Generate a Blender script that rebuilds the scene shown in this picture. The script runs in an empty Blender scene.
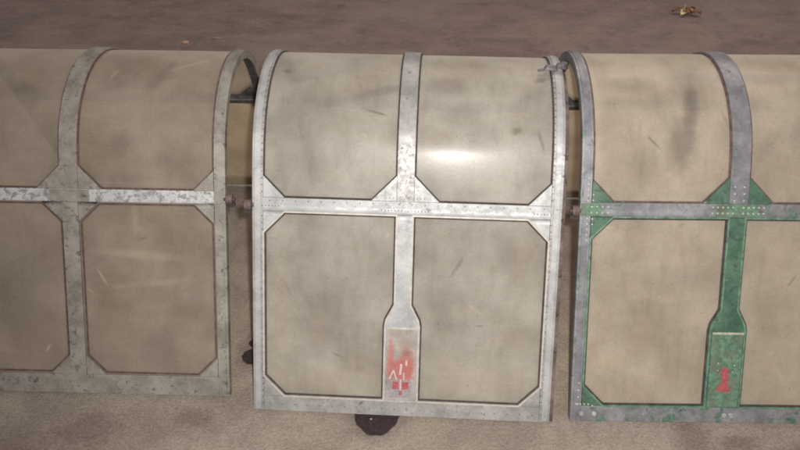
import bpy, bmesh, math, random
from mathutils import Vector, Matrix
random.seed(7)
R = math.radians
sc = bpy.context.scene
C = sc.collection

# ------------------------------------------------------------ camera
cam = bpy.data.cameras.new('camera'); cam.lens = 35.1; cam.sensor_width = 36; cam.clip_start = .05; cam.clip_end = 200
camo = bpy.data.objects.new('camera', cam); C.objects.link(camo)
camo.location = (0, 0, 1.527); camo.rotation_euler = (R(55), 0, 0)
sc.camera = camo

# ------------------------------------------------------------ light: dim hall light and the camera's flash
w = bpy.data.worlds.new('World'); sc.world = w; w.use_nodes = True
w.node_tree.nodes['Background'].inputs['Color'].default_value = (1.0, .90, .89, 1)
w.node_tree.nodes['Background'].inputs['Strength'].default_value = .27
fl = bpy.data.lights.new('camera_flash', 'SPOT')
fl.energy = 172; fl.color = (1, .972, .925); fl.shadow_soft_size = .022
fl.spot_size = R(102); fl.spot_blend = 1.0
flo = bpy.data.objects.new('camera_flash', fl); C.objects.link(flo)
flo.location = (.055, .01, 1.58)
aim = Vector((.28, 1.75, .35)) - Vector(flo.location)
flo.rotation_euler = aim.to_track_quat('-Z', 'Y').to_euler()

hl_ = bpy.data.lights.new('hall_ceiling_light', 'AREA'); hl_.shape = 'RECTANGLE'; hl_.size = 3.2; hl_.size_y = 1.6; hl_.energy = 45; hl_.color = (1, .87, .78)
ho = bpy.data.objects.new('hall_ceiling_light', hl_); C.objects.link(ho); ho.location = (1.5, 3.8, 3.3)
ho.rotation_euler = (Vector((.4, 2.0, .3)) - Vector(ho.location)).to_track_quat('-Z', 'Y').to_euler()

vs = sc.view_settings
sc.display_settings.display_device = 'sRGB'
vs.view_transform = 'Standard'; vs.look = 'None'; vs.gamma = 1; vs.exposure = .17; vs.use_curve_mapping = False
sc.render.engine = 'CYCLES'
sc.cycles.pixel_filter_type = 'BLACKMAN_HARRIS'; sc.cycles.filter_width = 1.8
sc.cycles.max_bounces = 6; sc.cycles.diffuse_bounces = 3; sc.cycles.glossy_bounces = 2; sc.cycles.transparent_max_bounces = 10

# ------------------------------------------------------------ material helpers
class NT:
    def __init__(s, name):
        s.m = bpy.data.materials.new(name); s.m.use_nodes = True
        s.t = s.m.node_tree; s.n = s.t.nodes; s.b = s.n['Principled BSDF']
    def new(s, typ, **kw):
        nd = s.n.new(typ)
        for k, v in kw.items(): setattr(nd, k, v)
        return nd
    def link(s, a, b): s.t.links.new(a, b)
    def val(s, sock, v):
        if hasattr(v, 'is_output'): s.link(v, sock)
        else: sock.default_value = v
    def coord(s, kind='Object', scale=(1, 1, 1), loc=(0, 0, 0), rnd=True):
        tc = s.new('ShaderNodeTexCoord'); mp = s.new('ShaderNodeMapping')
        mp.inputs['Scale'].default_value = scale; mp.inputs['Location'].default_value = loc
        s.link(tc.outputs[kind], mp.inputs[0])
        return mp.outputs[0]
    def noise(s, vec, scale, detail=4, rough=.6, dist=0):
        nd = s.new('ShaderNodeTexNoise'); s.link(vec, nd.inputs['Vector'])
        nd.inputs['Scale'].default_value = scale; nd.inputs['Detail'].default_value = detail
        nd.inputs['Roughness'].default_value = rough; nd.inputs['Distortion'].default_value = dist
        return nd.outputs['Fac']
    def ramp(s, fac, a, b, lo=0., hi=1.):
        nd = s.new('ShaderNodeMapRange'); s.link(fac, nd.inputs['Value']); nd.interpolation_type = 'SMOOTHSTEP'
        nd.inputs['From Min'].default_value = a; nd.inputs['From Max'].default_value = b
        nd.inputs['To Min'].default_value = lo; nd.inputs['To Max'].default_value = hi
        return nd.outputs[0]
    def mix(s, fac, a, b, mode='MIX'):
        nd = s.new('ShaderNodeMix', data_type='RGBA', blend_type=mode)
        s.val(nd.inputs[0], fac)
        for sock, v in ((nd.inputs[6], a), (nd.inputs[7], b)):
            if isinstance(v, tuple): v = (*v[:3], 1)
            s.val(sock, v)
        return nd.outputs[2]
    def math(s, op, a, b=0.):
        nd = s.new('ShaderNodeMath', operation=op); s.val(nd.inputs[0], a); s.val(nd.inputs[1], b)
        return nd.outputs[0]
    def bump(s, h, strength, dist):
        nd = s.new('ShaderNodeBump'); s.link(h, nd.inputs['Height'])
        nd.inputs['Strength'].default_value = strength; nd.inputs['Distance'].default_value = dist
        s.link(nd.outputs[0], s.b.inputs['Normal'])
    def set(s, **kw):
        for k, v in kw.items():
            if isinstance(v, tuple): v = (*v[:3], 1)
            s.val(s.b.inputs[k.replace('_', ' ')], v)
    def blob(s, uv, cx, cy, rx, ry, ang=0., wob=.6, wscale=25, soft=.5):
        """a smear of grime of its own: soft ellipse with a ragged edge, in panel coordinates (metres)"""
        mp = s.new('ShaderNodeMapping', vector_type='TEXTURE'); s.link(uv, mp.inputs[0])
        mp.inputs['Location'].default_value = (cx, cy, 0); mp.inputs['Rotation'].default_value = (0, 0, R(ang))
        mp.inputs['Scale'].default_value = (rx, ry, 1)
        ln = s.new('ShaderNodeVectorMath', operation='LENGTH'); s.link(mp.outputs[0], ln.inputs[0])
        if not hasattr(s, 'bn'): s.bn = {}
        if wscale not in s.bn: s.bn[wscale] = s.noise(uv, wscale, 4, .65)
        nz = s.bn[wscale]
        d = s.math('ADD', ln.outputs['Value'], s.math('MULTIPLY', s.math('SUBTRACT', nz, .5), wob * 2))
        return s.ramp(d, 1 + soft, 1 - soft)

# ---- floor
def floor_mat():
    s = NT('gritty_concrete'); v = s.coord()
    big = s.noise(v, .9, 4, .6, .4); mid = s.noise(v, 6, 7, .78, .3); fin = s.noise(v, 120, 4, .8); gr = s.noise(v, 300, 2, .7)
    c = s.mix(s.ramp(mid, .34, .66), (.28, .225, .182), (.47, .40, .33))
    c = s.mix(s.ramp(big, .38, .62), c, s.mix(.35, c, (.25, .19, .16)))
    # past the hoods the floor colour turns darker and redder
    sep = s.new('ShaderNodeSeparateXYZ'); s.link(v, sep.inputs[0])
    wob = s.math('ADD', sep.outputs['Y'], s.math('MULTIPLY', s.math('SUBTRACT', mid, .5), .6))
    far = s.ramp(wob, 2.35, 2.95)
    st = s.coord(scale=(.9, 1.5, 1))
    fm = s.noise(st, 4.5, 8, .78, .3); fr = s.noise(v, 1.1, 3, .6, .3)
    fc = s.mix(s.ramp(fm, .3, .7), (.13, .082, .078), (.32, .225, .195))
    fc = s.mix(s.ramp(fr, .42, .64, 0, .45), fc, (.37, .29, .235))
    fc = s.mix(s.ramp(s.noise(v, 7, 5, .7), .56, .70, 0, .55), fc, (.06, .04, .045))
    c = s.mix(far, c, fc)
    c = s.mix(s.ramp(s.noise(s.coord(loc=(5, 3, 0)), 13, 6, .8, .2), .55, .68, 0, .5), c, s.mix(.4, c, (.12, .085, .07)))
    c = s.mix(s.ramp(s.noise(s.coord(loc=(1, 8, 0)), 45, 3, .7), .64, .72, 0, .55), c, (.13, .09, .075))
    # damp reddish dirt patches in front and the damp edge round the oil
    for cx, cy, rx, ry in ((-.055, 1.335, .075, .07), (-.412, 1.57, .035, .07), (.715, 1.27, .045, .05), (.83, 1.25, .05, .03), (1.0, 1.22, .1, .03), (-.52, 1.33, .05, .03), (-.78, 1.30, .08, .05), (-.98, 1.2, .16, .1)):
        mp = s.blob(v, cx, cy, rx, ry, 0, .55, 30, .55)
        c = s.mix(s.math('MULTIPLY', mp, .62), c, (.13, .085, .075))
    c = s.mix(s.ramp(fin, .25, .75, .0, 1), s.mix(.38, c, (.11, .08, .07)), s.mix(.22, c, (.62, .53, .44)))
    c = s.mix(s.ramp(gr, .58, .70, 0, .35), c, (.5, .44, .37))
    c = s.mix(s.ramp(gr, .44, .30, 0, .45), c, (.07, .05, .045))
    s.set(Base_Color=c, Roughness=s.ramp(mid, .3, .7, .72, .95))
    s.bump(s.math('ADD', s.math('MULTIPLY', fin, .8), s.math('MULTIPLY', gr, .5)), .8, .008)
    return s.m

# ---- metals
def alloy(name, a, b, dark, spots=.62, metal=.35, rough=.5, green=None, gl=(.5, .6), streak=False, worn=()):
    s = NT(name); uv = s.coord('UV')
    n1 = s.noise(uv, 14, 5, .7, .4); n2 = s.noise(uv, 70, 4, .7); n3 = s.noise(uv, 330, 2, .6)
    c = s.mix(s.ramp(n1, .32, .68), a, b)
    c = s.mix(s.ramp(n2, .6, .78, 0, .4), c, (.66, .65, .62))
    c = s.mix(s.ramp(s.noise(s.coord('UV', scale=(1, 1, 1), loc=(3, 2, 0)), 24, 6, .75, .3), .54, .70, 0, .6), c, s.mix(.6, c, dark))
    if green:
        c = s.mix(s.ramp(s.noise(uv, 22, 5, .75, .8), gl[0], gl[1]), c, s.mix(s.ramp(n2, .35, .65), green, tuple(x * 1.7 + .02 for x in green)))
        c = s.mix(s.ramp(s.noise(uv, 95, 3, .7), .66, .72, 0, .7), c, (.42, .46, .41))
    vec = s.coord('UV', scale=(1, .35, 1)) if streak else uv
    d = s.ramp(s.noise(vec, 46, 6, .8, .25), spots - .02, spots + .06)
    c = s.mix(s.math('MULTIPLY', d, .8), c, dark)
    for cx, cy, rx, ry, k, col in worn:
        m = s.blob(uv, cx, cy, rx, ry, 0, .75, 75, .45)
        c = s.mix(s.math('MULTIPLY', m, k), c, col)
    c = s.mix(s.ramp(n3, .3, .7, .0, .35), c, s.mix(.5, c, dark))
    s.set(Base_Color=c, Metallic=metal, Roughness=s.ramp(n2, .3, .7, rough - .1, rough + .15))
    s.bump(s.math('ADD', n2, s.math('MULTIPLY', d, -.8)), .3, .0012)
    return s.m

def plain(name, col, rough=.8, metal=0., var=.4, sc_=60):
    s = NT(name); v = s.coord()
    n = s.noise(v, sc_, 4, .7)
    s.set(Base_Color=s.mix(s.ramp(n, .3, .7), tuple(x * (1 - var) for x in col), tuple(min(1, x * (1 + var)) for x in col)), Roughness=rough, Metallic=metal)
    s.bump(n, .3, .001)
    return s.m

# ---- dusty yellowed acrylic: alpha is how much dust and crazing cover it
def acrylic(name, dust, dust2, cover=.72, blobs=(), rough=.3, yellow=(.80, .66, .45)):
    s = NT(name); uv = s.coord('UV')
    cl = s.noise(uv, 6, 4, .55, .1); sp = s.noise(uv, 45, 5, .75); gr = s.noise(uv, 350, 2, .6)
    st = s.noise(s.coord('UV', scale=(1, 4, 1)), 7, 4, .6, .1)
    dr = s.noise(s.coord('UV', scale=(5, 1, 1)), 8, 4, .6, .1)
    c = s.mix(s.ramp(cl, .22, .78), dust, dust2)
    c = s.mix(s.ramp(s.noise(s.coord('UV', loc=(4, 1, 0)), 11, 5, .7, .1), .42, .66, 0, .22), c, (.56, .42, .38))
    c = s.mix(s.ramp(st, .5, .75, 0, .16), c, yellow)
    c = s.mix(s.ramp(dr, .5, .70, 0, .26), c, (.30, .23, .20))
    c = s.mix(s.ramp(sp, .35, .65, 0, .18), c, s.mix(.6, c, (.27, .22, .20)))
    c = s.mix(s.ramp(sp, .70, .78, 0, .25), c, (.75, .70, .62))
    for (cx, cy, rx, ry, ang, k) in blobs:
        m = s.blob(uv, cx, cy, rx, ry, ang, .5, 22, .65)
        c = s.mix(s.math('MULTIPLY', m, abs(k)), c, (.13, .115, .12) if k > 0 else (.80, .71, .56))
    # short dark scuffs and flecks scattered over the panes
    rn = random.Random(name)
    for _ in range(9):
        m = s.blob(uv, rn.uniform(.05, .72), rn.choice((rn.uniform(.1, .5), rn.uniform(.57, .9))), rn.uniform(.008, .03), rn.uniform(.0015, .004), rn.uniform(-80, 80), .9, 70, .5)
        c = s.mix(s.math('MULTIPLY', m, rn.uniform(.35, .75)), c, rn.choice(((.13, .10, .09), (.16, .10, .085), (.80, .74, .62))))
    # fine crazing: long thin scratches in two directions and pin-prick specks
    for rot, k, col in ((20, .30, (.78, .74, .66)), (-38, .26, (.75, .71, .63)), (75, .3, (.17, .14, .125))):
        mp = s.new('ShaderNodeMapping'); s.link(uv, mp.inputs[0]); mp.inputs['Rotation'].default_value = (0, 0, R(rot)); mp.inputs['Scale'].default_value = (14, 330, 1)
        big = s.ramp(s.noise(uv, 6 + rot * .03, 2, .5), .5, .62)
        c = s.mix(s.math('MULTIPLY', s.math('MULTIPLY', s.ramp(s.noise(mp.outputs[0], 1, 2, .5), .64, .72), big), k), c, col)
    gn = s.noise(uv, 170, 3, .75)
    c = s.mix(s.ramp(gn, .3, .7, .0, .3), s.mix(.22, c, (.9, .85, .74)), s.mix(.45, c, (.12, .10, .085)))
    c = s.mix(s.ramp(s.noise(uv, 110, 2, .6), .70, .76, 0, .6), c, (.11, .09, .08))
    a = s.ramp(s.math('ADD', cl, s.math('MULTIPLY', gr, .25)), .35, .85, cover - .10, cover + .14)
    lw = s.new('ShaderNodeLayerWeight'); lw.inputs[0].default_value = .5
    a2 = s.math('ADD', a, s.math('MULTIPLY', s.ramp(lw.outputs['Facing'], .45, 1), .3))
    cl2 = s.new('ShaderNodeClamp'); s.link(a2, cl2.inputs[0])
    rg = s.math('ADD', s.ramp(cl, .3, .7, rough - .03, rough + .05), s.ramp(gn, .3, .7, -.015, .02))
    s.set(Base_Color=c, Roughness=rg, IOR=1.49)
    s.b.inputs['Coat Weight'].default_value = .24; s.b.inputs['Coat Roughness'].default_value = .19
    s.b.inputs['Sheen Weight'].default_value = .35; s.b.inputs['Sheen Roughness'].default_value = .5; s.b.inputs['Sheen Tint'].default_value = (1, .93, .78, 1)
    s.b.inputs['Specular IOR Level'].default_value = .55
    s.bump(s.math('ADD', cl, s.math('MULTIPLY', gn, .01)), .05, .01)
    tl = s.new('ShaderNodeBsdfTranslucent'); s.link(s.mix(.35, c, yellow), tl.inputs[0])
    m1 = s.new('ShaderNodeMixShader'); m1.inputs[0].default_value = .36
    s.link(s.b.outputs[0], m1.inputs[1]); s.link(tl.outputs[0], m1.inputs[2])
    tr = s.new('ShaderNodeBsdfTransparent'); tr.inputs[0].default_value = (.93, .90, .82, 1)
    m2 = s.new('ShaderNodeMixShader'); s.link(cl2.outputs[0], m2.inputs[0])
    s.link(tr.outputs[0], m2.inputs[1]); s.link(m1.outputs[0], m2.inputs[2])
    s.link(m2.outputs[0], s.n['Material Output'].inputs['Surface'])
    return s.m

M = {}
M['floor'] = floor_mat()
M['alloy_grey'] = alloy('weathered_aluminium', (.28, .275, .265), (.44, .43, .415), (.09, .075, .07), .60)
M['alloy_bright'] = alloy('bright_aluminium', (.35, .35, .35), (.50, .50, .50), (.13, .12, .115), .62, .3, .52)
RP = (.44, .13, .115)
M['plate_red'] = alloy('plate_with_rubbed_red_paint', (.28, .265, .25), (.44, .415, .39), (.10, .075, .065), .60, .2, .55,
    worn=[(.37, .125, .034, .030, .85, RP), (.385, .14, .018, .045, .7, RP), (.345, .155, .008, .05, .7, RP), (.37, .2, .03, .03, .25, (.40, .30, .22)), (.385, .17, .012, .010, .5, (.2, .13, .11))])
M['alloy_dull'] = alloy('dull_aluminium', (.235, .215, .185), (.38, .355, .315), (.09, .07, .06), .57, .3, .55)
M['alloy_flaked'] = alloy('flaked_paint_aluminium', (.48, .48, .47), (.64, .64, .63), (.20, .20, .21), .50, .3, .5)
M['mauve'] = alloy('grey_mauve_metal', (.15, .15, .165), (.28, .275, .295), (.07, .065, .08), .60, .3, .5)
M['mauve_green'] = alloy('grey_metal_with_green_paint', (.17, .17, .18), (.32, .315, .33), (.07, .06, .07), .60, .3, .5, (.06, .13, .085), (.51, .64))
M['green'] = alloy('green_primer', (.035, .10, .06), (.09, .17, .115), (.035, .05, .04), .55, 0., .55)
M['green_worn'] = alloy('worn_green_primer', (.045, .12, .07), (.16, .17, .12), (.17, .06, .05), .60, 0., .6, (.065, .14, .09), (.40, .55))
M['rust'] = alloy('rusted_flange', (.10, .065, .06), (.22, .16, .15), (.03, .02, .02), .56, .2, .8)
M['steel_dark'] = plain('dark_steel', (.10, .09, .10), .55, .5)
M['latch'] = plain('dull_mauve_metal', (.15, .13, .145), .6, .3)
M['roller'] = plain('rusty_roller', (.13, .09, .08), .6, .1)
M['seal'] = plain('dark_sealing_strip', (.055, .04, .037), .85)
M['seal_brown'] = plain('brown_sealing_strip', (.11, .065, .055), .85)
M['bead_pale'] = plain('pale_bead', (.46, .42, .37), .5, .1, .15)
M['lip_dim'] = plain('dim_pale_lip', (.36, .37, .28), .6, 0, .3, 120)
M['bead_green'] = plain('green_bead', (.10, .19, .13), .6, .0, .4)
M['rivet_white'] = plain('pale_rivets', (.56, .57, .52), .5, .2, .1)
M['bolt'] = plain('dulled_bolts', (.40, .39, .38), .5, .3, .3)
M['rivet_grey'] = plain('grey_rivets', (.20, .19, .19), .5, .4, .2)
M['red'] = plain('faded_red_paint', (.34, .075, .085), .7, 0, .3, 180)
M['pink'] = plain('rubbed_red_paint', (.50, .27, .24), .7, 0, .2, 160)
M['white_paint'] = plain('white_paint', (.50, .38, .36), .7, 0, .12, 200)
M['grey_paint'] = plain('grey_paint', (.27, .25, .26), .7, 0, .25, 200)
M['oil'] = plain('oil_soaked_floor', (.030, .016, .019), .85, 0, .45, 90)
M['leaf'] = plain('dry_leaf', (.23, .11, .05), .7, 0, .5, 60)
M['leaf_pale'] = plain('dry_leaf_pale_side', (.75, .60, .33), .6, 0, .2, 60)
M['scrap'] = plain('pale_scrap', (.55, .27, .17), .7, 0, .3)
M['grit'] = plain('stone_grit', (.27, .21, .17), .9, 0, .6, 4)
def acrylic_plain(name, c1, c2, cover):
    s = NT(name); uv = s.coord('UV'); n = s.noise(uv, 8, 4, .6)
    c = s.mix(s.ramp(n, .35, .65), c1, c2)
    s.set(Base_Color=c, Roughness=.35)
    tl = s.new('ShaderNodeBsdfTranslucent'); s.link(c, tl.inputs[0])
    m1 = s.new('ShaderNodeMixShader'); m1.inputs[0].default_value = .36
    s.link(s.b.outputs[0], m1.inputs[1]); s.link(tl.outputs[0], m1.inputs[2])
    tr = s.new('ShaderNodeBsdfTransparent'); tr.inputs[0].default_value = (.93, .90, .82, 1)
    m2 = s.new('ShaderNodeMixShader'); m2.inputs[0].default_value = cover
    s.link(tr.outputs[0], m2.inputs[1]); s.link(m1.outputs[0], m2.inputs[2])
    s.link(m2.outputs[0], s.n['Material Output'].inputs['Surface'])
    return s.m
M['acryl_far'] = acrylic_plain('hazed_yellow_acrylic', (.58, .49, .37), (.72, .62, .47), .52)
M['acryl_left'] = acrylic('brown_stained_acrylic', (.32, .275, .235), (.47, .40, .335), .46,
    [(.60, .86, .018, .05, -20, .55), (.52, .66, .03, .03, 0, .4), (.63, .62, .02, .02, 0, .35), (.48, .83, .03, .03, 0, .3), (.70, .27, .02, .05, 0, .3), (.56, .375, .10, .010, -3, -.35), (.58, .30, .10, .008, 6, -.25), (.55, .47, .008, .035, 0, -.3), (.60, .12, .05, .05, 0, .3), (.25, .3, .08, .12, 0, .3), (.31, .12, .012, .004, 60, -.8), (.66, .90, .05, .006, 30, -.4)], .36)
M['acryl_mid'] = acrylic('grey_hazed_acrylic', (.47, .465, .445), (.66, .645, .605), .47,
    [(.13, .74, .07, .06, 10, .30), (.10, .86, .03, .02, 0, .3), (.31, .82, .06, .012, 15, .4), (.46, .84, .05, .03, 0, .4), (.50, .76, .05, .03, 0, .35),
     (.69, .87, .016, .009, 20, .8), (.63, .72, .012, .008, 30, .7), (.065, .88, .014, .007, -20, .6), (.55, .70, .04, .03, 0, .25), (.2, .36, .10, .07, 0, .12), (.5, .42, .13, .05, 0, .14), (.07, .25, .025, .17, 0, -.3), (.2, .09, .14, .035, 0, -.3), (.55, .10, .14, .05, 0, -.3), (.66, .3, .03, .16, 0, -.25), (.27, .12, .012, .010, 0, .25), (.33, .46, .004, .006, 0, -.9)], .36)
M['acryl_right'] = acrylic('yellowed_acrylic', (.57, .51, .43), (.71, .635, .525), .50,
    [(.262, .78, .016, .07, -8, .7), (.235, .68, .03, .05, 0, .62), (.12, .84, .06, .02, 0, .3), (.27, .86, .05, .04, 0, .35), (.56, .84, .03, .06, -15, .55), (.52, .72, .025, .05, -25, .4), (.48, .86, .12, .018, 0, .3), (.09, .15, .035, .025, 20, -.5), (.22, .31, .02, .008, 0, -.4), (.24, .36, .12, .03, 0, .2), (.12, .05, .06, .02, 0, -.3), (.036, .75, .008, .2, 0, -.5)], .30)

# ------------------------------------------------------------ canopy profile
W2 = .523
A65 = R(65)
def build_profile():
    pts = []; y = z = s = 0.; ds = .001
    S1 = .528; S2 = S1 + .13; r = .264; S3 = S2 + r * R(60)
    def ang(q):
        if q < S1: return 65.
        if q < S2: return 65 - 5 * (q - S1) / (S2 - S1)
        return 60 - math.degrees((q - S2) / r)
    while s < S3:
        pts.append((s, y, z, ang(s)))
        y += ds * math.cos(R(ang(s + ds / 2))); z += ds * math.sin(R(ang(s + ds / 2))); s += ds
    return pts, s, y
PR, SAP, YAP = build_profile()
SB = .528; ST = 2 * SAP
def prof(s):
    m = s > SAP
    q = ST - s if m else s
    q = max(0., min(q, PR[-1][0]))
    i = min(int(q / .001), len(PR) - 2); f = (q - PR[i][0]) / .001
    y = PR[i][1] + (PR[i + 1][1] - PR[i][1]) * f; z = PR[i][2] + (PR[i + 1][2] - PR[i][2]) * f
    a = PR[i][3] + (PR[i + 1][3] - PR[i][3]) * f
    if s < 0: y += s * math.cos(A65); z += s * math.sin(A65)
    if m: y = 2 * YAP - y; a = -a
    return y, z, -math.sin(R(a)), math.cos(R(a))
def P(u, s, t=0.):
    y, z, ny, nz = prof(s)
    return Vector((u, y + ny * t, z + nz * t))

def link(name, bm, mat, parent=None, bev=0., recalc=True):
    if recalc: bmesh.ops.recalc_face_normals(bm, faces=bm.faces)
    me = bpy.data.meshes.new(name); bm.to_mesh(me); bm.free()
    me.materials.append(mat)
    o = bpy.data.objects.new(name, me); C.objects.link(o)
    if parent: o.parent = parent
    if bev:
        b = o.modifiers.new('bevel', 'BEVEL'); b.width = bev; b.segments = 2; b.limit_method = 'ANGLE'; b.angle_limit = R(50)
    return o

def patch(bm, poly, t0, t1, ds=.02, wob=0.):
    """a sheet bent over the hood's profile: polygon in (u, s), from height t0 to t1 off the skin"""
    b2 = bmesh.new()
    f = b2.faces.new([b2.verts.new((u, s, 0)) for u, s in poly])
    lo = min(p[1] for p in poly); hi = max(p[1] for p in poly)
    a, b = max(lo, SB - .04), min(hi, ST - SB + .04)
    if b > a:
        n = int((b - a) / ds) + 1
        for i in range(n + 1):
            bmesh.ops.bisect_plane(b2, geom=b2.verts[:] + b2.edges[:] + b2.faces[:], dist=1e-6, plane_co=(0, a + (b - a) * (i + .013) / (n + .03), 0), plane_no=(0, 1, 0))
    uvl = bm.loops.layers.uv.get('UVMap') or bm.loops.layers.uv.new('UVMap')
    vt, vb = {}, {}
    for v in b2.verts:
        wv = random.uniform(-wob, wob)
        vt[v] = bm.verts.new(P(v.co.x, v.co.y, t1 + wv)); vb[v] = bm.verts.new(P(v.co.x, v.co.y, t0 + wv))
    def face(vsq, uvs, smooth):
        try: fc = bm.faces.new(vsq)
        except ValueError: return
        fc.smooth = smooth
        for lp, q in zip(fc.loops, uvs): lp[uvl].uv = q
    for fc in b2.faces:
        vv = list(fc.verts); q = [(v.co.x, v.co.y) for v in vv]
        face([vt[v] for v in vv], q, True); face([vb[v] for v in reversed(vv)], q[::-1], True)
    for e in b2.edges:
        if len(e.link_faces) == 1:
            x, y = e.verts; q = [(x.co.x, x.co.y), (y.co.x, y.co.y)]
            face([vt[x], vt[y], vb[y], vb[x]], [q[0], q[1], q[1], q[0]], False)
    for e in bm.edges:
        if len(e.link_faces) == 2 and e.link_faces[0].smooth != e.link_faces[1].smooth: e.smooth = False
    b2.free()

def rect(u0, u1, s0, s1): return [(u0, s0), (u1, s0), (u1, s1), (u0, s1)]
def piece(name, mat, parent, poly, t0, t1, bev=.0008, ds=.02, wob=0., **kw):
    bm = bmesh.new()
    for p in (poly if isinstance(poly[0], list) else [poly]): patch(bm, p, t0, t1, ds, wob)
    o = link(name, bm, mat, parent, bev)
    for k, v in kw.items(): o[k] = v
    return o

def inset(poly, d):
    n = len(poly); out = []
    ar = sum(poly[i][0] * poly[(i + 1) % n][1] - poly[(i + 1) % n][0] * poly[i][1] for i in range(n))
    sg = 1 if ar > 0 else -1
    for i in range(n):
        p0, p1, p2 = Vector(poly[i - 1]), Vector(poly[i]), Vector(poly[(i + 1) % n])
        a = (p1 - p0).normalized(); b = (p2 - p1).normalized()
        na = Vector((-a.y, a.x)) * sg; nb = Vector((-b.y, b.x)) * sg
        m = na + nb; m = m / max(.3, m.length_squared) * 2
        out.append((p1.x + m.x * d, p1.y + m.y * d))
    return out
def ring(poly, d0, d1):
    a, b = inset(poly, d0), inset(poly, d1); n = len(poly)
    return [[a[i], a[(i + 1) % n], b[(i + 1) % n], b[i]] for i in range(n)]

def mir(poly, both=True): return [(u, ST - s) for u, s in reversed(poly)]

def blockmesh(bm, mat4, dims, taper=0.):
    g = bmesh.ops.create_cube(bm, size=1)
    for v in g['verts']:
        k = 1 - taper * (v.co.z + .5)
        v.co = mat4 @ Vector((v.co.x * dims[0] * k, v.co.y * dims[1] * k, v.co.z * dims[2]))
def frame_at(u, s, t):
    y, z, ny, nz = prof(s)
    X = Vector((1, 0, 0)); Z = Vector((0, ny, nz)); Y = Z.cross(X)
    m = Matrix((X, Y, Z)).transposed().to_4x4(); m.translation = P(u, s, t); return m

def rivets(parent, pts, mat, r=.0023, t=.006, h=.0012, label=None):
    bm = bmesh.new(); uvl = bm.loops.layers.uv.new('UVMap')
    for u, s in pts:
        m = frame_at(u, s, t)
        top = [bm.verts.new(m @ Vector((r * .6 * math.cos(k * math.pi / 3), r * .6 * math.sin(k * math.pi / 3), h))) for k in range(6)]
        bot = [bm.verts.new(m @ Vector((r * math.cos(k * math.pi / 3), r * math.sin(k * math.pi / 3), -.001))) for k in range(6)]
        bm.faces.new(top)
        for k in range(6): bm.faces.new([bot[k], bot[(k + 1) % 6], top[(k + 1) % 6], top[k]])
    o = link('rivets', bm, mat, parent); o['kind'] = 'stuff'
    if label: o['label'] = label
    return o

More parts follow.
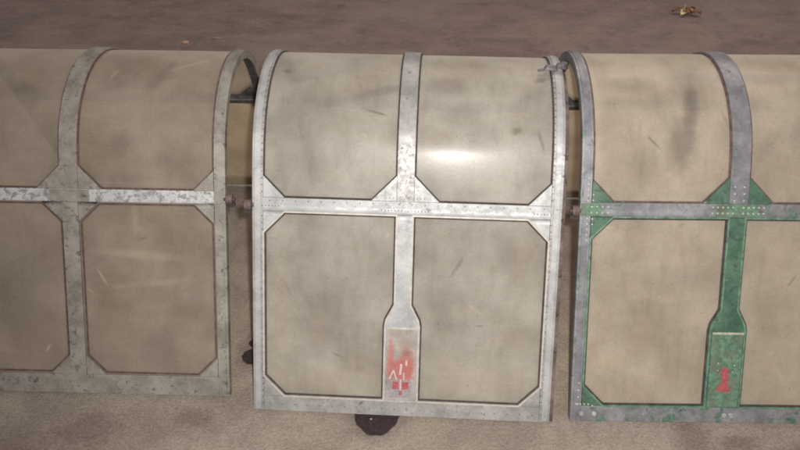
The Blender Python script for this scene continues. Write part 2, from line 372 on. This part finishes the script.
# ------------------------------------------------------------ one hood
def hood(label, loc, yaw, st):
    L = st['L']; uc = st['uc']
    root = bpy.data.objects.new('aircraft_canopy', None); C.objects.link(root)
    root.location = (*loc, .007); root.rotation_euler = (0, 0, -R(yaw)); root.empty_display_size = .1
    root['label'] = label; root['category'] = 'aircraft canopy'; root['group'] = 'canopy sections in a row on the floor'
    fw = st['fw']; rb = st['rail']; lw = .016; pw = st['pw'] / 2; spw = st['spw'] / 2
    g = st['g']; gp = st['gp']
    # --- acrylic
    gl = st['glass']
    for a, b in ((.006, uc - .002), (uc + .002, L - .006)):
        piece('window_panel', gl, root, rect(a, b, SB + .003, ST - SB - .003), -.0035, -.0005, 0, .012)
        for q, gl2 in ((rect(a, b, .012, SB - .003), gl), (mir(rect(a, b, .012, SB - .003)), M['acryl_far'])):
            piece('window_panel', gl2, root, q, -.0035, -.0005, 0, .02)
    # --- frame
    for s0, s1 in ((0, rb), (ST - rb, ST)):
        piece('bottom_rail', st['m_rail'], root, [rect(fw, L - fw, s0, s1)], .0002, .0048, .001)
    for s0 in (SB, ST - SB):
        piece('longeron', st['m_long'], root, rect(fw, L - fw, s0 - lw, s0 + lw), .0002, .0052, .0012)
        bm = bmesh.new(); patch(bm, rect(.03, L - .03, s0 - .010, s0 + .010), -.024, -.004); link('stringer', bm, st['m_in'], root, .001)
    for u0, u1, wb in ((0, fw, (.0, .0035)), (L - fw, L, (L - .0035, L))):
        bm = bmesh.new(); patch(bm, rect(u0, u1, 0, ST), .0002, .0044, .016)
        patch(bm, rect(wb[0], wb[1], 0, ST), -.019, 0., .016)
        link('end_arch', bm, st['m_arch'], root, .0009)
        piece('inner_arch', M['steel_dark'], root, rect(u0 + .004 if u0 == 0 else u0 - .002, u1 + .002 if u0 == 0 else u1 - .004, SB + .014, ST - SB - .014), -.009, -.0045, .001, .016)  # dark metal carries the unlit look of the arch's inside, gussets below too
        d = 1 if u0 == 0 else -1; e0 = u1 + .0025 if u0 == 0 else u0 - .0025
        for q in ([(e0, SB + .011), (e0 + d * .05, SB + .011), (e0, SB + .06)],):
            for k in (q, mir(q)): piece('inner_gusset', M['steel_dark'], root, k, -.008, -.0045, .0008)
        cen = (u0 + u1) / 2
        piece('arch_strap', st['m_strap'], root, rect(cen - fw * .27, cen + fw * .27, .004, ST - .004), .0046, .0062, .0006, .016)
    piece('centre_arch', st['m_carch'], root, rect(uc - pw, uc + pw, SB + lw + .0005, ST - SB - lw - .0005), .0002, .0068, .0012, .016)
    # --- openings
    wide = st['wide']
    def lower_open(side):
        lo, hi = rb + .0005, SB - lw - .0005
        if side < 0:
            o = fw; c = uc - spw
            if wide: pc = [(uc - wide, lo), (uc - wide, .235), (uc - wide * .93, .25), (c, .288), (c, hi)]
            else: pc = [(c - g, lo), (c, lo + g), (c, hi - g), (c - g, hi)]
            return [(o + g, lo)] + pc + [(o + g, hi), (o, hi - g), (o, lo + g)]
        o = L - fw; c = uc + spw
        if wide: pc = [(c, hi), (c, .288), (uc + wide * .93, .25), (uc + wide, .235), (uc + wide, lo)]
        else: pc = [(c + g, hi), (c, hi - g), (c, lo + g), (c + g, lo)]
        return [(o - g, lo), (o, lo + g), (o, hi - g), (o - g, hi)] + pc
    def upper_open(side):
        lo, hi = SB + lw + .0005, ST - SB - lw - .0005
        if side < 0: a, b, ga, gb = fw, uc - pw, g, gp
        else: a, b, ga, gb = uc + pw, L - fw, gp, g
        return [(a + ga, lo), (b - gb, lo), (b, lo + gb), (b, hi - gb), (b - gb, hi), (a + ga, hi), (a, hi - ga), (a, lo + ga)]
    for sd in (-1, 1):
        up = upper_open(sd); lo = lower_open(sd)
        piece('window_seal', st['m_seal_up'], root, ring(up, .0, .0042), .0001, .0026, 0, .016, .0004)
        for q in (lo, mir(lo)):
            piece('window_seal', st['m_seal'], root, ring(q, .0035, .0072), .0001, .0026, 0, .03, .0004)
            if st['bead']:
                piece('window_bead', st['bead'], root, ring(q, -.001, .0032), .0003, .0078, .001, .03)
    # --- gussets at the corners of the openings
    rv = []
    def tri(name, u, s, du, ds_, mt, t=.0058, ext=0.):
        q = [(u, s), (u + du, s), (u, s + ds_)]
        for k in (q, mir(q)):
            piece('corner_gusset', mt, root, k, .0002, t, .0008)
    e = .0008
    lo_, hi_ = rb + e, SB - lw - e; up_ = SB + lw + e
    mg = st['m_gus']
    for u, d in ((fw + e, 1), (L - fw - e, -1)):
        tri('g', u, up_, g * d, g, mg); tri('g', u, hi_, g * d, -g, mg); tri('g', u, lo_, g * d, g, st.get('m_gus_low', mg))
    for u, d in ((uc - pw - e, -1), (uc + pw + e, 1)):
        tri('g', u, up_, gp * d, gp, mg)
    if not wide:
        for u, d in ((uc - spw - e, -1), (uc + spw + e, 1)):
            tri('g', u, hi_, g * d, -g, mg); tri('g', u, lo_, g * d, g, mg)
    # square plates where members cross
    if st['plates']:
        for q0 in (SB, ST - SB):
            piece('joint_plate', st['m_plate'], root, rect(uc - .05, uc + .05, q0 - lw * .9, q0 + lw * .9), .0054, .0070, .0005)
            for a in (() if st.get('centre_only') else (.002, L - fw - .021)):
                piece('joint_plate', st['m_plate'], root, rect(a, a + fw + .019, q0 - lw * .9, q0 + lw * .9), .0064, .0078, .0005)
    # --- side posts
    if wide:
        post = [(uc - wide, rb + e), (uc + wide, rb + e), (uc + wide, .235), (uc + wide * .93, .25), (uc + spw, .288), (uc + spw, hi_), (uc - spw, hi_), (uc - spw, .288), (uc - wide * .93, .25), (uc - wide, .235)]
    else: post = rect(uc - spw, uc + spw, rb + e, hi_)
    for q in (post, mir(post)):
        piece('side_post', st['m_post'], root, q, .0002, .0070, .0014)
    if wide:
        cw = wide - .0035
        pp = rect(uc - cw, uc + cw, rb + .004, .232)
        for q in (pp, mir(pp)):
            piece('cover_plate', st['m_cover'], root, q, .0072, .0105, .001)
        piece('cover_plate_lip', st['m_lip'], root, rect(uc - cw, uc + cw, .228, .2335), .0107, .0125, .0005)
    # --- outer flange of the near sides
    if st.get('flange'):
        o = piece('edge_flange', M['rust'], root, rect(L + .0005, L + .009, .0, ST), -.012, -.004, .001, .016, .0012)
        o['label'] = 'rust-flaked dark edge flange'
    # --- rollers on the longeron ends
    for (u, d) in st['rollers']:
        for q0 in (SB - .004,):
            bm = bmesh.new()
            m = Matrix.Translation(P(u + d * .010, q0, .002)) @ Matrix.Rotation(R(90), 4, 'Y')
            bmesh.ops.create_cone(bm, cap_ends=True, segments=20, radius1=.0135, radius2=.0125, depth=.017, matrix=m)
            ro = link('guide_roller', bm, M['roller'], root, .002)
            bm = bmesh.new()
            bmesh.ops.create_cone(bm, cap_ends=True, segments=12, radius1=.005, radius2=.005, depth=.028, matrix=m)
            blockmesh(bm, Matrix.Translation(P(u + d * .012, q0 - .014, -.004)), (.02, .012, .010))
            link('axle', bm, M['steel_dark'], ro, .0005)
    # --- rivets
    pts = []
    def grid(u0, s0, nu, ns, d, dv=None):
        dv = dv or d
        return [(u0 + i * d, s0 + j * dv) for i in range(nu) for j in range(ns)]
    if st['riv'] == 'full':
        for q0, sg in ((SB, 1), (SB, -1)):
            for du, d in ((fw * .5, 1), (L - fw * .5, -1)):
                for k in range(5): pts.append((du + d * .004, q0 + sg * (.008 + .013 * (k + 1))))
                for k in range(4): pts.append((du + d * (.013 * (k + 1)), q0 + sg * .007))
                for k in range(2): pts.append((du + d * .016, q0 + sg * (.022 + .013 * k)))
            for k in range(3):
                for d in (-1, 1):
                    if sg > 0: pts.append((uc + d * .011, q0 + .008 + .016 * (k + 1)))
        for k in range(5):
            for d in (-1, 1): pts.append((uc + d * (.012 + .012 * k), SB + .008))
            for d in (-1, 1): pts.append((uc + d * (.012 + .012 * k), SB - .006))
        for du, d in ((fw * .5, 1), (L - fw * .5, -1)):
            for k in range(4): pts.append((du + d * .004, .035 + .018 * k + .01))
            for k in range(5): pts.append((du + d * (.010 * k), rb + .006 if k < 4 else rb + .002))
        rivets(root, [(u, s) for u, s in pts], st['m_riv'], .0025, .0078, .0016, 'pale rivets on the green corner plates')
        big = [(fw * .5 + .014, rb * .5), (fw * .5 + .046, rb * .5), (uc + .01, rb * .5), (uc + .026, rb * .5)]
        for u, s in big:
            bm = bmesh.new(); m = frame_at(u, s, .0055)
            bmesh.ops.create_cone(bm, cap_ends=True, segments=14, radius1=.0062, radius2=.0055, depth=.003, matrix=m)
            link('bolt_head', bm, M['bolt'], root, .0006)
    elif st['riv'] == 'fine':
        n = 24
        for k in range(n):
            u = .012 + (L - .024) * k / (n - 1); pts.append((u, SB + .009)); pts.append((u, rb * .45))
        for k in range(5):
            for d in (-1, 1): pts.append((uc + d * .012, SB + .012 + .016 * k))
        for d in (-1, 1):
            for k in range(7): pts.append((uc + d * (.008 + .008 * k), SB - .006))
            for k in range(3): pts.append((uc + d * (.028 + .009 * k), SB + .024))
        for du, d in ((fw * .5, 1), (L - fw * .5, -1)):
            for k in range(30): pts.append((du + d * .011, .02 + .0165 * k))
            for k in range(22): pts.append((du + d * .011, SB + .03 + .0165 * k))
            for k in range(6): pts.append((du + d * (.012 + .008 * k), SB - .004))
        rivets(root, pts, st['m_riv'], .0018, .0062, .0010)
    else:
        n = 20
        for k in range(n):
            u = .02 + (L - .04) * k / (n - 1); pts.append((u, rb * .35))
        for k in range(28): pts.append((L - .008, .02 + .017 * k))
        for u, d in ((uc, 1), (uc, -1), (L - fw, -1)):
            for k in range(4): pts.append((u + d * .012 + d * .010 * k, SB + .012))
        rivets(root, pts, st['m_riv'], .0016, .0062, .0008)
    return root, L, uc

base = dict(L=.745, uc=.372, fw=.0265, rail=.039, pw=.041, spw=.037, g=.052, gp=.060, wide=.041, plates=False, rollers=[],
            m_seal=M['seal'], m_seal_up=M['seal'], bead=None, m_riv=M['rivet_grey'])

left = dict(base, L=.78, uc=.390, fw=.028, rail=.052, pw=.044, spw=.040, g=.050, gp=.058, wide=None, glass=M['acryl_left'], m_rail=M['alloy_dull'],
            m_long=M['alloy_flaked'], m_in=M['steel_dark'], m_arch=M['alloy_dull'], m_strap=M['alloy_dull'], m_carch=M['alloy_dull'], m_gus=M['alloy_dull'],
            m_post=M['alloy_dull'], m_seal=M['seal_brown'], m_seal_up=M['seal_brown'], riv='few', centre_only=True, m_plate=M['alloy_dull'], plates=True, rollers=[(.78, 1)])
mid = dict(base, L=.744, uc=.371, glass=M['acryl_mid'], m_rail=M['alloy_grey'], m_long=M['alloy_bright'], m_in=M['steel_dark'], m_arch=M['alloy_grey'], m_strap=M['alloy_bright'],
           m_carch=M['alloy_grey'], m_gus=M['alloy_bright'], m_gus_low=M['alloy_grey'], m_post=M['alloy_bright'], m_cover=M['plate_red'], m_lip=M['bead_pale'], bead=M['bead_pale'],
           riv='fine', flange=True, rollers=[(0, -1)], m_seal=M['seal'])
right = dict(base, glass=M['acryl_right'], m_rail=M['mauve_green'], m_long=M['mauve_green'], m_in=M['steel_dark'], m_arch=M['mauve_green'], m_strap=M['mauve'],
             m_carch=M['mauve'], m_gus=M['green'], m_post=M['green'], m_cover=M['green_worn'], m_lip=M['lip_dim'], bead=M['bead_green'], plates=True, m_plate=M['green_worn'],
             riv='full', m_riv=M['rivet_white'], rollers=[(0, -1)], m_seal_up=M['seal_brown'])
right['pw'] = .044

hl, _, _ = hood('leftmost canopy section, dull grey frame with brown-stained panes and flaked white side rail', (-1.219, 1.426), 1.9, left)
hl.scale = (1, 1, .975)
hm, Lm, ucm = hood('middle canopy section, bright aluminium frame with a rubbed red mark on its centre post', (-.371, 1.357), 3.4, mid)
hr, Lr, ucr = hood('rightmost canopy section, green-painted corner plates with pale rivets and green centre post', (.424, 1.320), 1.0, right)
hr.scale = (1, 1, 1.015)

# ---- marks on the two cover plates (paint, .3 mm thick)
def mark(name, root, uc, polys, mat, t=.0106, h=.0004):
    for p in polys:
        bm = bmesh.new(); patch(bm, [(uc + u, s) for u, s in p], t, t + h)
        link(name, bm, mat, root)
        t += .00006
def ragged(cu, cs, ru, rs, n=26, k=.22, seed=1):
    rn = random.Random(seed)
    return [(cu + ru * math.cos(a) * (1 + rn.uniform(-k, k)), cs + rs * math.sin(a) * (1 + rn.uniform(-k, k))) for a in [i * 2 * math.pi / n for i in range(n)]]
def R4(a, b, c, d): return rect(a, b, c, d)
mark('grey_square', hm, ucm, [R4(-.027, -.003, .052, .096), R4(.003, .027, .052, .096), R4(-.003, .003, .052, .060)], M['grey_paint'], .0110, .0003)
mark('red_mark', hm, ucm, [R4(-.020, -.004, .074, .093), R4(.004, .020, .074, .093), R4(-.0035, .0035, .058, .072)], M['red'], .0118, .0003)
mark('white_stroke', hm, ucm, [[(-.030, .099), (-.026, .099), (-.016, .124), (-.020, .124)], [(-.012, .099), (-.008, .099), (-.016, .124), (-.020, .124)], R4(-.0018, .0018, .070, .100),
     [(-.004, .112), (.002, .112), (.004, .140), (-.002, .140)], R4(.006, .0095, .098, .118), R4(.011, .016, .136, .150)], M['white_paint'], .0125, .0003)
ONE = [(-.018, .084), (.014, .082), (.016, .090), (.010, .099), (.0085, .137)] + [(.0085 * math.cos(a), .137 + .0085 * math.sin(a)) for a in (.5, 1.1, 1.6, 2.1, 2.7)] + [(-.0085, .137), (-.0075, .104), (-.017, .096)]
mark('red_mark', hr, ucr, [ONE], M['red'], .0115, .0004)
rivets(hr, [(ucr - .018, .137), (ucr + .019, .133), (ucr - .018, .155), (ucr + .022, .150)], M['rivet_white'], .0022, .0106, .001, 'pale screws round the red mark')

# ---- small latch near the top of the middle hood's right arch
bm = bmesh.new(); uvl = bm.loops.layers.uv.new('UVMap')
sL = SAP - .03
m = frame_at(Lm - .028, sL, .012)
blockmesh(bm, m @ Matrix.Rotation(R(-8), 4, 'Z'), (.036, .022, .009), .3)
blockmesh(bm, m @ Matrix.Translation((-.024, -.006, -.003)) @ Matrix.Rotation(R(20), 4, 'Z'), (.022, .009, .006), .3)
blockmesh(bm, m @ Matrix.Translation((.022, .0, .006)), (.022, .016, .012), .2)
link('latch', bm, M['latch'], hm, .003)
bm = bmesh.new(); bm.loops.layers.uv.new('UVMap')
bmesh.ops.create_cone(bm, cap_ends=True, segments=14, radius1=.011, radius2=.009, depth=.016, matrix=frame_at(Lm + .006, SAP - .01, .008))
link('latch_pin', bm, M['steel_dark'], hm, .002)

# ------------------------------------------------------------ the floor
bm = bmesh.new()
for x, y in ((-40, -15), (40, -15), (40, 60), (-40, 60)): bm.verts.new((x, y, 0))
bm.verts.ensure_lookup_table(); bm.faces.new(bm.verts[:])
o = link('floor', bm, M['floor']); o['kind'] = 'structure'

def stain(x, y, rx, ry, seed):
    rn = random.Random(seed); bm = bmesh.new(); n = 72; ph = [rn.uniform(0, 6.28) for _ in range(4)]
    vsl = []
    for i in range(n):
        a = i * 2 * math.pi / n
        k = 1 + .06 * math.sin(2 * a + ph[0]) + .05 * math.sin(3 * a + ph[1]) + .025 * math.sin(9 * a + ph[2]) + rn.uniform(-.015, .015)
        vsl.append(bm.verts.new((x + rx * k * math.cos(a), y + ry * k * math.sin(a), .0015)))
    c = bm.verts.new((x, y, .0018))
    for i in range(n): bm.faces.new((c, vsl[i], vsl[(i + 1) % n]))
    o = link('oil_stain', bm, M['oil']); o['kind'] = 'structure'
stain(-.056, 1.345, .060, .066, 2)
stain(-.412, 1.548, .022, .028, 5)
stain(-.410, 1.602, .013, .016, 8)

# ---- dry leaf
def curl_leaf(bm, L_, W_, bend, mat4, seed):
    rn = random.Random(seed); rows = []; n = 7
    for i in range(n + 1):
        f = i / n; wdt = W_ * math.sin(math.pi * min(1, f * .92 + .06)) * (1 + (.35 if i % 2 else -.12))
        zc = bend * math.sin(math.pi * f)
        rows.append([bm.verts.new(mat4 @ Vector((L_ * (f - .5), sgn * wdt, zc + abs(sgn) * rn.uniform(.004, .016)))) for sgn in (-1, -.5, 0, .5, 1)])
    for i in range(n):
        for k in range(4):
            f = bm.faces.new((rows[i][k], rows[i + 1][k], rows[i + 1][k + 1], rows[i][k + 1])); f.smooth = True
root = bpy.data.objects.new('dry_leaf', None); C.objects.link(root); root.location = (1.585, 4.227, 0)
root['label'] = 'crumpled brown dry leaf with pale curled lobes on the dark floor at upper right'; root['category'] = 'leaf'
for i, (dx, dy, L_, W_, az, tilt, mt) in enumerate(((-.045, .0, .07, .013, 10, 10, 'leaf'), (.04, .02, .06, .013, 25, -20, 'leaf'), (.045, -.035, .055, .016, -20, 10, 'leaf'),
        (-.005, .02, .05, .018, 75, 45, 'leaf_pale'), (-.035, -.04, .04, .015, 60, 30, 'leaf_pale'), (.005, -.01, .06, .02, 100, -20, 'leaf'), (.015, -.005, .04, .010, 110, 60, 'leaf_pale'))):
    bm = bmesh.new()
    curl_leaf(bm, L_, W_, .012, Matrix.Translation((dx, dy, .014)) @ Matrix.Rotation(R(az), 4, 'Z') @ Matrix.Rotation(R(tilt), 4, 'X'), i)
    o = link('leaf_lobe', bm, M[mt], root, recalc=False)
    md = o.modifiers.new('thick', 'SOLIDIFY'); md.thickness = .0008
bm = bmesh.new()
bmesh.ops.create_cone(bm, cap_ends=True, segments=6, radius1=.0015, radius2=.001, depth=.07, matrix=Matrix.Translation((-.06, .012, .012)) @ Matrix.Rotation(R(84), 4, 'Y'))
link('stalk', bm, M['leaf'], root)

def scrap(name, label, cat, x, y, dims, rz, mt, seed):
    rn = random.Random(seed); bm = bmesh.new()
    bmesh.ops.create_icosphere(bm, subdivisions=2, radius=.5)
    for v in bm.verts:
        k = rn.uniform(.8, 1.15)
        v.co = Vector((v.co.x * dims[0] * k, v.co.y * dims[1] * k, max(-.3, v.co.z) * dims[2] * k + dims[2] * .3))
    o = link(name, bm, mt); o.location = (x, y, 0); o.rotation_euler[2] = R(rz); o['label'] = label; o['category'] = cat
scrap('leaf_fragment', 'tiny orange brown leaf fragment lying on the dark floor at upper left', 'leaf fragment', -1.101, 3.805, (.038, .025, .014), 20, M['scrap'], 1)
scrap('floor_debris', 'flat dark fleck of dirt on the floor right of the orange leaf fragment', 'debris', -.955, 3.873, (.07, .03, .008), 5, M['grit'], 2)
scrap('pebble', 'tiny white pebble lying in the dark oil stain below the middle canopy', 'pebble', -.073, 1.327, (.006, .005, .005), 0, M['bolt'], 3)

# ---- loose grit
bm = bmesh.new()
for i in range(14000):
    y = .95 + 3.9 * random.random() ** 1.6; x = random.uniform(-.75, .75) * (y + .3)
    r = random.choice((.0008, .001, .0013, .0013, .0018, .0026)) * (1 if y < 2.3 else 1.6)
    c = Vector((x, y, r * .4)); a = random.uniform(0, 6.28)
    vv = [bm.verts.new(c + Vector((r * math.cos(a + k * 2.09) * random.uniform(.7, 1.4), r * math.sin(a + k * 2.09), -r * .5))) for k in range(3)]
    t = bm.verts.new(c + Vector((0, 0, r * .7)))
    for k in range(3): bm.faces.new((vv[k], vv[(k + 1) % 3], t))
o = link('grit', bm, M['grit']); o['kind'] = 'stuff'
